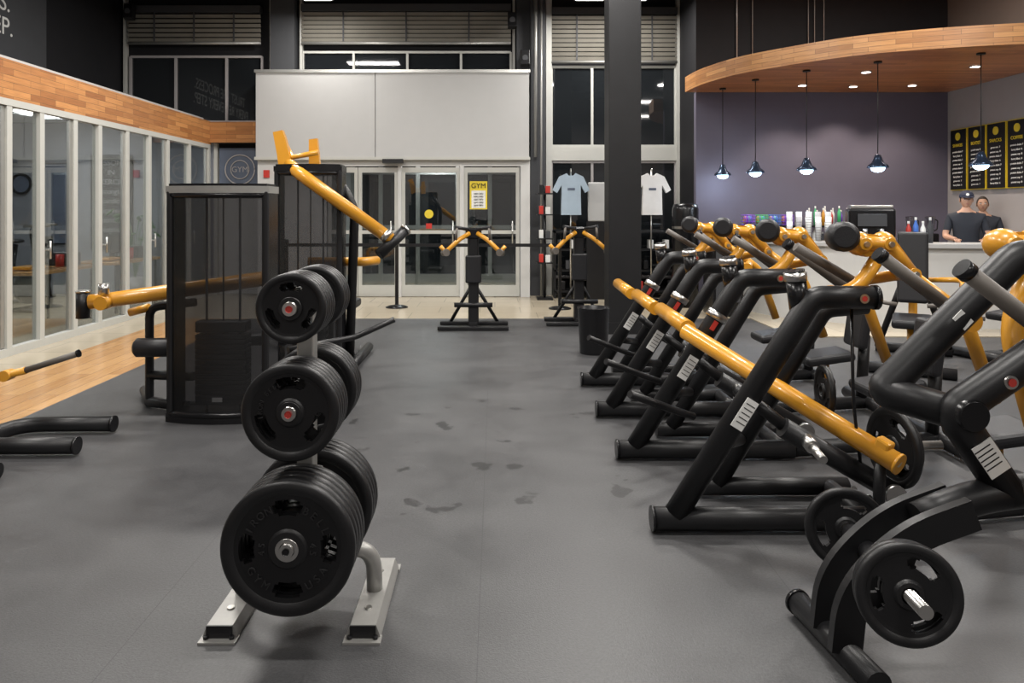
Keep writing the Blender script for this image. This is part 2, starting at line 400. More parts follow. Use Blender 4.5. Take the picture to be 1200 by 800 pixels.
b = B(); b.b2((-4.87, 13.12, 1.85), (-4.13, 13.19, 2.58), M_slate)
b.b2((-4.96, 13.1, 0), (-4.90, 13.19, 2.66), M_offw); b.b2((-4.10, 13.1, 0), (-4.06, 13.19, 2.66), M_offw)
cc = [(.26*math.cos(a*math.pi/16), .26*math.sin(a*math.pi/16)) for a in range(33)]
b.tube([(-4.5+x, 13.1, 2.2+z) for x, z in cc], .012, M_beige, 6)
b.tube([(-4.5+x*.62, 13.1, 2.2+z*.62) for x, z in cc], .010, M_beige, 6)
o = b.build('wall_logo_sign'); text('GYM', (-4.5, 13.1, 2.2), .14, M_beige, parent=o)
b = B(); b.b2((-3.95, 12.66, 2.04), (-3.85, 12.70, 2.17), M_redb, .005); b.build('fire_alarm')
def window(name, x0, x1, z0, z1, vs=(), hs=(), y=13.18, fw=.045, m=None):
    b = B(); m = m or M_offw
    b.b2((x0, y-.01, z0), (x1, y+.01, z1), M_glass_d)
    for x in (x0, x1)+tuple(vs): b.b2((x-fw/2, y-.05, z0), (x+fw/2, y-.01, z1), m)
    for z in (z0, z1)+tuple(hs): b.b2((x0, y-.045, z-fw/2), (x1, y-.01, z+fw/2), m)
    return b.build(name)
def shutter(x0, x1, z0, z1):
    b = B(); n = int((z1-z0)/.075)
    for i in range(n):
        z = z0+i*(z1-z0)/n
        b.box(((x0+x1)/2, 13.06, z+.03), (x1-x0, .02, .06), M_shutter, (22, 0, 0))
    b.b2((x0, 13.0, z1), (x1, 13.17, z1+.12), M_dkgrey); b.cyl((x0, 13.06, z0-.03), (x1, 13.06, z0-.03), .025, M_silver, 10)
    for q in (.2, .5, .8): b.b2((x0+(x1-x0)*q-.012, 13.03, z0), (x0+(x1-x0)*q+.012, 13.045, z1), M_dkgrey)
    b.build('roll_up_shutter')
window('window_1', -6.45, -4.12, 3.05, 4.2, (-5.65, -4.75), (), fw=.04, m=M_beige); shutter(-6.45, -4.12, 4.45, 4.95)
window('window_2', -3.40, .28, 3.88, 4.28, (-2.5, -1.55, -.6), (), fw=.04); shutter(-3.40, .28, 4.45, 4.98)
window('window_3', 1.0, 3.2, 2.62, 4.02, (1.72,), ()); shutter(1.0, 3.2, 4.12, 4.92)
window('window_4', 1.0, 3.2, .3, 2.34, (1.72, 2.35), (), m=M_beige)
b = B(); b.b2((1.0, 13.1, 2.36), (3.2, 13.18, 2.6), M_offw)
b.b2((.9, 13.05, 0), (1.0, 13.19, 5.6), M_offw); b.b2((3.2, 13.05, 0), (3.25, 13.19, 5.6), M_offw)
for x in (-6.55, -3.97, -3.44, .31): b.b2((x, 13.08, 3.05 if x < -6 else 3.88), (x+.045, 13.19, 5.8), M_offw)
b.build('trim_window_posts')
b = B(); b.b2((-3.92, 12.95, 3.88), (-3.5, 13.18, H), M_dkgrey); b.b2((.62, 12.9, 0), (.88, 13.19, H), M_dkgrey)
b.b2((.38, 13.0, 3.9), (.62, 13.19, H), M_dkgrey)
b.build('column_pilasters')
b = B(); b.cyl((.70, 12.8, 2.4), (.70, 12.8, H), .03, M_silver, 10); b.cyl((.80, 12.82, 0), (.80, 12.82, H), .02, M_silver, 10); b.build('conduit_pipe')
for (x, z) in ((.3, 4.75), (.52, 4.1), (3.35, 4.7), (-6.3, 4.9)):
    b = B(); b.box((x, 12.80, z), (.16, .14, .26), M_blk, (-12, 0, 0), .01); b.cyl((x, 12.73, z), (x, 12.72, z), .05, M_dkgrey); b.cyl((x, 12.85, z), (x, 12.98, z+.05), .015, M_blk, 8)
    b.build('loudspeaker')
b = B(); b.b2((1.37, 8.92, 0), (1.76, 9.3, H), M_col, .01); b.b2((1.36, 8.91, 0), (1.77, 9.31, .14), M_col)
b.build('structural_column')
# ------------------------------------------------------------ left glass wall + room
b = B()
ys = [3.0, 3.7, 4.4, 5.1, 5.8, 6.5, 7.05, 7.6, 8.15, 8.80, 9.35, 10.05, 10.7, 11.3, 12.1, 12.92]
for y in ys:
    b.b2((-5.05, y-.042, 0), (-4.965, y+.042, 2.63), M_offw, .004)
b.b2((-5.05, 3, 2.56), (-4.96, 12.95, 2.63), M_offw); b.b2((-5.05, 3, 0), (-4.96, 12.95, .08), M_offw)
for i in range(len(ys)-1):
    b.b2((-5.012, ys[i]+.033, .09), (-5.006, ys[i+1]-.033, 2.55), M_glass)
    yy = ys[i]+.10
    if i % 2 == 0:
        b.b2((-5.02, ys[i+1]-.10, .09), (-4.99, ys[i+1]-.05, 2.55), M_alu)
        b.cyl((-4.94, yy, .95), (-4.94, yy, 1.15), .012, M_steel, 8); b.cyl((-4.94, yy, 1.05), (-5.0, yy, 1.05), .01, M_steel, 8)
b.build('glass_partition')
b = B(); b.b2((-9.0, -4, 0), (-8.9, 13.2, 3.12), M_studio); b.b2((-8.9, 3.0, 0), (-5.12, 3.1, 3.03), M_greyp); b.b2((-8.9, -4, 3.04), (-5.17, 13.2, 3.12), M_greyp)
b.build('wall_studio')
def wposter(name, x0, x1, z0, z1, m, lines, tm, s):
    b = B(); b.b2((x0, 13.16, z0), (x1, 13.195, z1), m); b.b2((x0-.02, 13.17, z0-.02), (x1+.02, 13.198, z1+.02), M_blk)
    o = b.build(name)
    for i, t in enumerate(lines): text(t, ((x0+x1)/2, 13.155, z1-s-i*s*1.3), s, tm, parent=o)
wposter('exercise_poster', -7.15, -6.45, .8, 2.45, M_stack, ['LESSONS', 'IN', 'EXERCISE', 'strength', 'cardio', 'recovery', 'nutrition', 'mobility'], M_ptext, .13)
wposter('studio_poster', -8.1, -7.45, .9, 2.3, M_slate, ['be', 'strong'], M_slate, .12)
b = B(); b.lathe([(.15, 0), (.19, .0), (.19, .03), (.15, .03)], (-8.4, 13.18, 1.95), (0, -1, 0), M_blk2, 28); b.lathe([(0, .01), (.15, .01)], (-8.4, 13.18, 1.95), (0, -1, 0), M_slate, 28); b.build('round_wall_emblem')
b = B()
b.cyl((0, 0, 0), (0, 0, .35), .18, M_beige)
for i in range(26):
    a = random.random()*6.28; r = .15+.3*random.random(); z = .6+.9*random.random()
    e = (r*math.cos(a), r*math.sin(a), z); b.tube([(0, 0, .35), (e[0]*.4, e[1]*.4, z*.8), e], .006, M_leaf, 5, .1)
    b.ell(e, (.09, .04, .015), M_leaf, (random.random()*60, random.random()*60, math.degrees(a)), 8, 5)
o = b.build('potted_plant', (-7.0, 9.4, 0)); inst(o, 'potted_plant', (-6.1, 12.6, 0), 60)
b = B()
b.b2((-.35, -.7, .70), (.35, .7, .74), M_wood_fl, .004)
for sx in (-.3, .3):
    for sy in (-.62, .62): b.cyl((sx, sy, 0), (sx, sy, .70), .02, M_blk, 8)
b.box((0, -.3, .77), (.25, .35, .04), M_or, None, .01); b.cyl((.05, .3, .74), (.05, .3, .9), .05, M_redb); b.cyl((-.1, .05, .74), (-.1, .05, .94), .04, M_dkgrey); b.box((0, .5, .83), (.3, .25, .18), M_blk, None, .01); b.box((0, 0, 1.0), (.04, .4, .3), M_blk2, None, .01); b.cyl((0, 0, .74), (0, 0, .9), .02, M_blk)
o = b.build('studio_table', (-5.85, 9.6, 0)); inst(o, 'studio_table', (-5.75, 11.3, 0)); inst(o, 'studio_table', (-6.3, 7.4, 0))
b = B()
b.tube([(-.5, 0, .05), (.5, 0, .05)], .03, M_blk); b.tube([(0, -.25, .03), (0, .25, .03)], .03, M_blk); b.tube([(-.45, 0, .05), (-.3, 0, .95)], .035, M_blk2); b.tube([(.4, 0, .05), (.2, 0, 1.2), (.3, 0, 1.25)], .035, M_blk2, 12, .1)
b.lathe([(0, -.03), (.25, -.03), (.25, .03), (0, .03)], (.15, 0, .36), (0, 1, 0), M_rub); b.tube([(.3, -.22, 1.25), (.3, .22, 1.25)], .02, M_grip); b.ell((-.3, 0, 1.0), (.15, .09, .04), M_vinyl); b.tube([(-.38, 0, .5), (.3, 0, .6)], .03, M_blk2)
o = b.build('exercise_bike', (-6.9, 10.8, 0), 80); inst(o, 'exercise_bike', (-7.7, 9.4, 0), 80); inst(o, 'exercise_bike', (-7.5, 12.0, 0), 80)
b = B(); b.b2((-6.595, 6, 3.14), (-6.585, 10.9, 5.6), M_dkgrey)
o = b.build('mural_panel')
text('TRUST THE PROCESS.', (-6.58, 10.08, 4.27), .34, M_label, (90, 0, 90), o, align='RIGHT'); text('EVERY REP. EVERY STEP.', (-6.58, 10.14, 3.95), .34, M_label, (90, 0, 90), o, align='RIGHT')

# ------------------------------------------------------------ juice bar
arc = [(3.07, 11.98), (3.12, 11.3), (3.35, 10.5), (3.70, 9.93), (4.41, 9.15), (5.23, 8.72), (6.06, 8.48), (6.8, 8.38), (7.31, 8.36)]
def smooth(pts, k=6):
    out = []
    for i in range(len(pts)-1):
        p0 = Vector(pts[max(i-1, 0)]); p1 = Vector(pts[i]); p2 = Vector(pts[i+1]); p3 = Vector(pts[min(i+2, len(pts)-1)])
        for j in range(k):
            t = j/k
            out.append(.5*((2*p1)+(-p0+p2)*t+(2*p0-5*p1+4*p2-p3)*t*t+(-p0+3*p1-3*p2+p3)*t**3))
    out.append(Vector(pts[-1])); return out
ap = smooth(arc)
b = B(); b.prism([(p.x, p.y) for p in ap]+[(7.31, 11.99), (3.2, 11.99)], (0, 0, 3.51), (1, 0, 0), (0, 1, 0), .24, M_wood_u, M_wood_s); b.build('curved_wood_soffit')
for (x, y) in ((4.68, 11.3), (6.35, 11.3), (6.34, 9.8), (5.1, 10.2), (5.5, 11.4)):
    b = B(); b.lathe([(0, 0), (.055, 0), (.055, .006)], (x, y, 3.383), (0, 0, -1), M_emit); b.lathe([(.055, 0), (.075, .0), (.075, .01), (.055, .01)], (x, y, 3.388), (0, 0, -1), M_alu); b.build('recessed_downlight')
    l = bpy.data.lights.new('downlight', 'SPOT'); l.energy = 75; l.spot_size = 1.9; l.spot_blend = .6; l.shadow_soft_size = .05; l.color = (1, .85, .7)
    o = bpy.data.objects.new('downlight_lamp', l); COL.objects.link(o); o.location = (x, y, 3.35)
b = B()
b.lathe([(.02, .17), (.035, .165), (.05, .12), (.07, .07), (.12, .03), (.13, 0), (.125, 0), (.11, .028), (.06, .06)], (0, 0, 0), (0, 0, 1), M_navy, 32)
b.lathe([(0, .09), (.02, .17)], (0, 0, 0), (0, 0, 1), M_navy, 16)
b.ell((0, 0, .0), (.085, .085, .055), M_emit_b)
b.cyl((0, 0, .16), (0, 0, 1.36), .006, M_blk, 8); b.lathe([(.0, 1.34), (.05, 1.34), (.05, 1.36), (0, 1.36)], (0, 0, 0), (0, 0, 1), M_blk)
first = None
for (x, y) in ((3.56, 11.6), (3.79, 10.8), (4.24, 10.1), (4.9, 9.5), (5.88, 8.98)):
    if not first: first = b.build('pendant_lamp', (x, y, 2.03))
    else: inst(first, 'pendant_lamp', (x, y, 2.03))
    l = bpy.data.lights.new('pendant', 'POINT'); l.energy = 8; l.color = (.75, .88, 1); l.shadow_soft_size = .08
    o = bpy.data.objects.new('pendant_light', l); COL.objects.link(o); o.location = (x, y, 1.9)
for i in range(4):
    y1 = 11.85-i*.44; y0 = y1-.40
    b = B(); b.b2((7.275, y0, 1.80), (7.318, y1, 2.76), M_yel); b.b2((7.266, y0+.012, 1.812), (7.277, y1-.012, 2.748), M_blk)
    b.lathe([(0, 0), (.06, 0), (.06, .006), (0, .006)], (7.266, (y0+y1)/2, 2.64), (-1, 0, 0), M_yel)
    o = b.build('menu_board')
    text(['SHAKES', 'BOOST', 'SNACKS', 'COFFEE'][i], (7.26, (y0+y1)/2, 2.5), .07, M_yel, (90, 0, -90), o)
    for j in range(9): text(random.choice(['protein shake 7', 'berry blast  6', 'peanut cup  8', 'green mix  7']), (7.26, (y0+y1)/2, 2.4-j*.065), .04, M_label, (90, 0, -90), o)
cp = smooth([(3.75, 11.2), (3.85, 10.6), (4.25, 9.95), (5.0, 9.45), (6.0, 9.25), (7.25, 9.2)], 5)
def offs(pts, d):
    out = []
    for i, p in enumerate(pts):
        a = pts[max(i-1, 0)]; c = pts[min(i+1, len(pts)-1)]; t = (c-a).normalized(); out.append(p+Vector((-t.y, t.x))*d)
    return out
b = B()
o1 = offs(cp, .45)
b.prism([(p.x, p.y) for p in cp]+[(p.x, p.y) for p in reversed(o1)], (0, 0, .51), (1, 0, 0), (0, 1, 0), 1.02, M_white)
o2 = offs(cp, -.06); o3 = offs(cp, .55)
b.prism([(p.x, p.y) for p in o2]+[(p.x, p.y) for p in reversed(o3)], (0, 0, 1.04), (1, 0, 0), (0, 1, 0), .05, M_greyp)
b.build('bar_counter')
b = B(); b.b2((3.5, 11.4, 0), (7.2, 11.95, .9), M_dkgrey); b.b2((3.48, 11.38, .9), (7.2, 11.97, .94), M_steel)
b.b2((3.85, 11.45, 1.22), (5.6, 11.8, 1.25), M_blk)
for x in (3.87, 4.7, 5.58): b.b2((x-.015, 11.46, .94), (x+.015, 11.79, 1.22), M_blk)
b.build('back_bar_counter')
def bottle(b, x, y, z, r, h, m, cap=M_white):
    b.lathe([(0, 0), (r, 0), (r, h*.65), (r*.4, h*.82), (r*.4, h*.9)], (x, y, z), (0, 0, 1), m, 14); b.lathe([(r*.45, h*.88), (r*.45, h), (0, h)], (x, y, z), (0, 0, 1), cap, 12)
b = B()
for i in range(11): bottle(b, 4.86+i*.062, 11.55+.08*(i % 2), 1.25, .026, .24+.03*(i % 3), [M_redb, M_label, M_green, M_violet, M_or, M_label][i % 6])
b.build('syrup_bottles')
b = B()
for i in range(12): bottle(b, 3.95+i*.13, 11.6, .945, .03, .2+.03*(i % 3), [M_label, M_dkgrey, M_redb, M_blk][i % 4])
b.build('supplement_tubs')
b = B()
for i in range(5):
    for j in range(3):
        hh = .26+.07*((i+j) % 3); x = 4.12+i*.098+j*.03; y = 10.38-i*.085+j*.08
        b.lathe([(0, 0), (.03, 0), (.040, hh), (0, hh)], (x, y, 1.067), (0, 0, 1), [M_label, M_greyp, M_label, M_beige][(i*3+j) % 4], 14)
        for q in range(int(hh/.035)-1): b.lathe([(.033+.0012*q, q*.035), (.037+.0012*q, q*.035+.006)], (x, y, 1.075), (0, 0, 1), M_beige, 14)
b.build('paper_cups')
def blender_jug(x, y, z):
    b = B(); b.box((x, y, z+.09), (.18, .2, .18), M_blk2, None, .02); b.lathe([(.05, .18), (.075, .42), (.075, .44), (0, .45)], (x, y, z), (0, 0, 1), M_jug, 16); b.tube([(x+.07, y, z+.4), (x+.12, y, z+.38), (x+.11, y, z+.24), (x+.06, y, z+.22)], .01, M_blk, 8, .02); b.build('countertop_blender')
for x in (6.5, 6.8, 5.95): blender_jug(x, 11.6, .945)
b = B(); b.box((4.95, 9.80, 1.31), (.56, .40, .40), M_blk2, (0, 0, -20), .03); b.box((4.95, 9.80, 1.53), (.50, .36, .05), M_steel, (0, 0, -20), .01); b.box((4.95, 9.80, 1.09), (.56, .42, .05), M_steel, (0, 0, -20), .005)
b.box((4.87, 9.58, 1.36), (.34, .02, .16), M_dkgrey, (0, 0, -20), .005)
b.cyl((4.78, 9.58, 1.25), (4.78, 9.58, 1.17), .03, M_steel); b.cyl((4.96, 9.52, 1.25), (4.96, 9.52, 1.17), .03, M_steel); b.build('espresso_machine')
b = B()
for i in range(4): bottle(b, 5.36+.085*i, 9.62-.015*i, 1.067, .032, .28+.05*(i % 2), [M_redb, M_blue, M_label, M_dkgrey][i % 4])
b.build('drink_bottles')
b = B()
for i in range(4):
    x = 3.96+i*.20; y = 11.62
    c_ = [M_violet, M_green, M_blue, M_violet][i]
    for zz in (1.26, 1.31, 1.36, 1.41): b.tube([(x-.08, y-.09, zz), (x+.08, y-.09, zz), (x+.08, y+.09, zz), (x-.08, y+.09, zz), (x-.08, y-.09, zz)], .006, c_, 6)
    for s in range(9): b.cyl((x-.08+s*.02, y-.09, 1.255), (x-.08+s*.02, y-.09, 1.41), .004, c_, 5)
    for s in range(4): b.ell((x-.045+.03*s, y, 1.33), (.03, .04, .07), [M_or, M_violet, M_green, M_blue][s], None, 8, 6)
b.build('snack_baskets')
# ------------------------------------------------------------ people
def person(name, loc, rz, ht, skin, shirt, trousers, cap=True, armpose=0):
    k = ht/1.75
    J = {}
    def P(n, x, y, z, r): J[n] = (Vector((x, y, z))*k, r*k)
    P('pel', 0, 0, .95, .135); P('wai', 0, 0, 1.10, .125); P('che', 0, 0, 1.28, .15); P('upc', 0, 0, 1.40, .12); P('nek', 0, -.005, 1.49, .058); P('hd', 0, -.015, 1.57, .055)
    for s, q in (('L', 1), ('R', -1)):
        P('sh'+s, q*.19, 0, 1.40, .066); P('el'+s, q*.25, -.04, 1.13, .048)
        if armpose: P('wr'+s, q*.18, -.27, 1.11, .031); P('ha'+s, q*.16, -.34, 1.10, .034)
        else: P('wr'+s, q*.27, -.10, .88, .031); P('ha'+s, q*.27, -.12, .81, .034)
        P('hi'+s, q*.095, 0, .90, .098); P('kn'+s, q*.11, -.02, .50, .062); P('an'+s, q*.115, .02, .09, .042); P('to'+s, q*.12, -.13, .045, .04)
    E = [('pel', 'wai'), ('wai', 'che'), ('che', 'upc'), ('upc', 'nek'), ('nek', 'hd')]
    for s in 'LR': E += [('upc', 'sh'+s), ('sh'+s, 'el'+s), ('el'+s, 'wr'+s), ('wr'+s, 'ha'+s), ('pel', 'hi'+s), ('hi'+s, 'kn'+s), ('kn'+s, 'an'+s), ('an'+s, 'to'+s)]
    names = list(J); me = bpy.data.meshes.new('sk'); me.from_pydata([tuple(J[n][0]) for n in names], [(names.index(a), names.index(c)) for a, c in E], [])
    ob = bpy.data.objects.new('tmp', me); COL.objects.link(ob)
    ob.modifiers.new('skin', 'SKIN'); sd = ob.modifiers.new('sub', 'SUBSURF'); sd.levels = 2; sd.render_levels = 2
    for i, n in enumerate(names):
        r = J[n][1]; sv = me.skin_vertices[0].data[i]
        sv.radius = (r*(1.25 if n in ('che', 'wai', 'pel', 'upc') else 1), r*(.85 if n in ('che', 'wai', 'pel', 'upc') else 1)); sv.use_root = (n == 'pel')
    dg = bpy.context.evaluated_depsgraph_get(); ev = ob.evaluated_get(dg)
    m2 = bpy.data.meshes.new_from_object(ev); bpy.data.objects.remove(ob)
    m2.materials.clear()
    for mm in (shirt, skin, trousers, M_blk): m2.materials.append(mm)
    for p in m2.polygons:
        c = p.center/k; p.use_smooth = True; mi = 0
        if c.z > 1.47 and abs(c.x) < .1: mi = 1
        elif c.z < .93 and abs(c.x) < .22: mi = 2
        if abs(c.x) > .155 and c.z < 1.22 and (c.z < .93 or abs(c.x) > .21 or c.y < -.12): mi = 1
        if armpose and c.y < -.12 and c.z > .9: mi = 1
        if c.z < .09: mi = 3
        p.material_index = mi
    root = bpy.data.objects.new(name, None); COL.objects.link(root); root.location = loc; root.rotation_euler = (0, 0, math.radians(rz))
    bd = bpy.data.objects.new('body', m2); COL.objects.link(bd); bd.parent = root
    b = B(); hz = 1.635*k; hy = -.02
    def hf(p):
        q = p.copy()
        if p.z < 0: q.x *= 1-.28*(-p.z)**1.3; q.y *= 1-.12*(-p.z)
        if p.y < -.8: q.y *= .96
        return q
    b.ell((0, hy, hz), (.075*k, .097*k, .118*k), skin, None, 28, 18, hf)
    b.ell((0, hy-.098*k, hz-.012*k), (.013*k, .02*k, .024*k), skin, (12, 0, 0), 12, 8)
    for q in (1, -1):
        b.ell((q*.030*k, hy-.086*k, hz+.012*k), (.013*k, .008*k, .007*k), M_label, None, 10, 6); b.ell((q*.030*k, hy-.092*k, hz+.012*k), (.006*k, .004*k, .006*k), M_eye, None, 8, 6)
        b.ell((q*.030*k, hy-.090*k, hz+.030*k), (.018*k, .006*k, .004*k), M_hair, (0, q*6, 0), 10, 6)
        b.ell((q*.076*k, hy+.005, hz-.002), (.010*k, .018*k, .030*k), skin, (0, 0, 0), 10, 8)
    b.ell((0, hy-.086*k, hz-.052*k), (.022*k, .010*k, .006*k), M_lip, None, 12, 6)
    def hair(p):
        q = p.copy()
        if q.z < -.25: q.z = -.25+(q.z+.25)*.2
        if q.y < -.55 and q.z < .45: q.y = -.55
        return q
    b.ell((0, hy+.010*k, hz+.012*k), (.081*k, .101*k, .116*k), M_hair, None, 24, 14, hair)
    if cap:
        b.ell((0, hy, hz+.055*k), (.088*k, .110*k, .078*k), M_cap, None, 24, 14, lambda p: Vector((p.x, p.y, max(p.z, -.25))))
        pl = [(.082*math.cos(a)*k, -.11*math.sin(a)*k) for a in [i*math.pi/10 for i in range(11)]]
        b.prism(pl, (0, hy-.075*k, hz+.045*k), (1, 0, 0), (0, .97, .12), .008, M_cap)
        b.lathe([(0, 0), (.02, 0), (.02, .004), (0, .004)], (0, hy-.105*k, hz+.075*k), (0, -1, .3), M_label, 12)
    for s, q in (('L', 1), ('R', -1)):
        w = J['wr'+s][0]; h = J['ha'+s][0]; d = (h-w).normalized(); side = Vector((1, 0, 0)) if armpose else Vector((0, 1, 0))
        for i in range(4):
            o_ = h+side*(i-1.5)*.018*k; L = (.07, .08, .075, .055)[i]*k; bend = Vector((0, 0, -1)) if armpose else Vector((-q, 0, 0))
            b.tube([o_, o_+d*L*.5, o_+d*L*.85+bend*.015, o_+d*L+bend*.03], .008, skin, 8, .01, rs=[.009, .007])
        b.tube([w+d*.02-side*q*.01, w+d*.05-side*q*.04 if armpose else w+d*.05-side*.04, h+d*.02-side*(q if armpose else 1)*.05], .01, skin, 8, .01, rs=[.011, .008])
    hd = b.build('head_and_hands'); hd.parent = root
    return root
person('man_in_cap', (6.45, 10.16, 0), -25, 1.74, M_skin, M_tee, M_jean, True, 1)
person('man', (7.06, 10.75, 0), -30, 1.68, M_skin2, M_tee, M_jean, False, 0)

# ------------------------------------------------------------ weight plate tree
b = B()
PX, PY = -.69, 2.73
b.box((PX, PY, .66), (.06, .07, 1.08), M_silver, None, .006)
b.box((PX, PY, 1.205), (.065, .075, .012), M_blk, None, .003)
for x in (-.96, -.46):
    b.prism([(-.06, 0), (.06, 0), (.06, .012), (.045, .05), (-.045, .05), (-.06, .012)], (x, 2.84, 0), (1, 0, 0), (0, 0, 1), .50, M_silver)
    for yy in (2.58, 3.10):
        b.box((x, yy, .004), (.13, .05, .008), M_silver)
        for q in (-.045, .045): b.lathe([(0, 0), (.009, 0), (.009, .010), (0, .010)], (x+q, yy, .008), (0, 0, 1), M_blk, 8)
    b.box((x, 2.585, .028), (.09, .006, .045), M_blk)
    for yy in (2.70, 2.98): b.lathe([(0, 0), (.014, 0), (.014, .006), (0, .006)], (x, yy, .05), (0, 0, 1), M_steel, 8)
    b.tube([(x, 2.84, .04), (x, 2.82, .20), (x+(.10 if x < PX else -.10), 2.78, .24), (PX, PY, .26)], .03, M_silver, 12, .08)
for z, R, t, nf, nr in ((.37, .225, .036, 5, 4), (.815, .165, .030, 5, 4), (1.165, .120, .028, 5, 4)):
    fl = .075+5*(t+.003)
    b.cyl((PX, PY-fl-.012, z), (PX, PY+.30, z), .0235, M_steel, 20); b.lathe([(.0, 0), (.010, 0), (.012, .004)], (PX, PY-fl-.013, z), (0, -1, 0), M_red if R < .2 else M_blk, 14)
    for sg, n in ((-1, nf), (1, nr)):
        for i in range(n):
            rot = random.uniform(-.06, .06) if R > .2 else random.uniform(-.5, .5)
            if sg < 0 and i == n-1: rot = 0
            b.plate((PX, PY+sg*(.075+t/2+i*(t+.003)), z), (0, -1, 0), R, t, 4 if R > .2 else 3, rot)
tree = b.build('weight_plate_tree')
def ringtext(s, c, r, a0, size, da, parent, flip=False):
    for i, ch in enumerate(s):
        a = a0-da*(i-(len(s)-1)/2)*(1 if not flip else -1)
        o = text(ch, (c[0]+r*math.cos(a), c[1], c[2]+r*math.sin(a)), size, M_let, (90, 0, 0), parent, ext=.0025)
        rot = a-math.pi/2 if not flip else a+math.pi/2
        o.rotation_euler = (Matrix.Rotation(-rot, 3, 'Y') @ Euler((math.radians(90), 0, 0)).to_matrix()).to_euler()
yf = PY-.075-5*.036-4*.003+.004
q4 = math.pi/4
ringtext('IRON', (PX, yf, .37), .14, math.pi-q4, .036, .22, tree); ringtext('BELL', (PX, yf, .37), .14, q4, .036, .22, tree)
ringtext('GYM', (PX, yf, .37), .14, math.pi+q4, .036, .24, tree, True); ringtext('USA', (PX, yf, .37), .14, -q4, .036, .24, tree, True)
ringtext('45', (PX, yf, .37), .085, math.pi, .03, .3, tree); ringtext('45', (PX, yf, .37), .085, 0, .03, .3, tree)
yf2 = PY-.075-5*.030-4*.003+.004
ringtext('IRON BELL', (PX, yf2, .815), .10, math.pi/2+1.05, .022, .17, tree)

# ------------------------------------------------------------ right row plate loaded machines
YK = [(-.17, .03), (-.165, .06), (-.15, .085), (-.12, .105), (-.09, .11), (.03, .10), (.07, .08), (.10, .04), (.22, -.13), (.225, -.16), (.20, -.19), (.16, -.20), (.13, -.19), (.02, -.06), (-.05, -.03), (-.10, -.04), (-.15, -.01)]
def yoke(b, c, sc, t=.09):
    yk = [(x*sc*.92, z*sc*.88) for x, z in YK]
    b.prism(yk, c, (1, 0, 0), (0, 0, 1), t*.75, M_or)
    # cast rounded body
    for q in (-t*.32, t*.32):
        b.tube([(c[0]-.13*sc, c[1]+q, c[2]+.045*sc), (c[0]+.02*sc, c[1]+q, c[2]+.04*sc), (c[0]+.18*sc, c[1]+q, c[2]-.15*sc)], .042*sc, M_or, 16, .06)
    b.ell((c[0]-.12*sc, c[1], c[2]+.04*sc), (.07*sc, t*.72, .07*sc), M_or); b.ell((c[0]+.02*sc, c[1], c[2]+.04*sc), (.07*sc, t*.7, .07*sc), M_or)
    for px, pz in ((-.12, .04), (.02, .04), (.16, -.13)):
        b.lathe([(0, 0), (.034*sc, 0), (.034*sc, .04), (0, .04)], (c[0]+px*sc, c[1]-t*.55-.026, c[2]+pz*sc), (0, 1, 0), M_or, 16)
        b.lathe([(0, 0), (.014, 0), (.014, .012), (0, .012)], (c[0]+px*sc, c[1]-t*.55-.026, c[2]+pz*sc), (0, -1, 0), M_steel, 8)
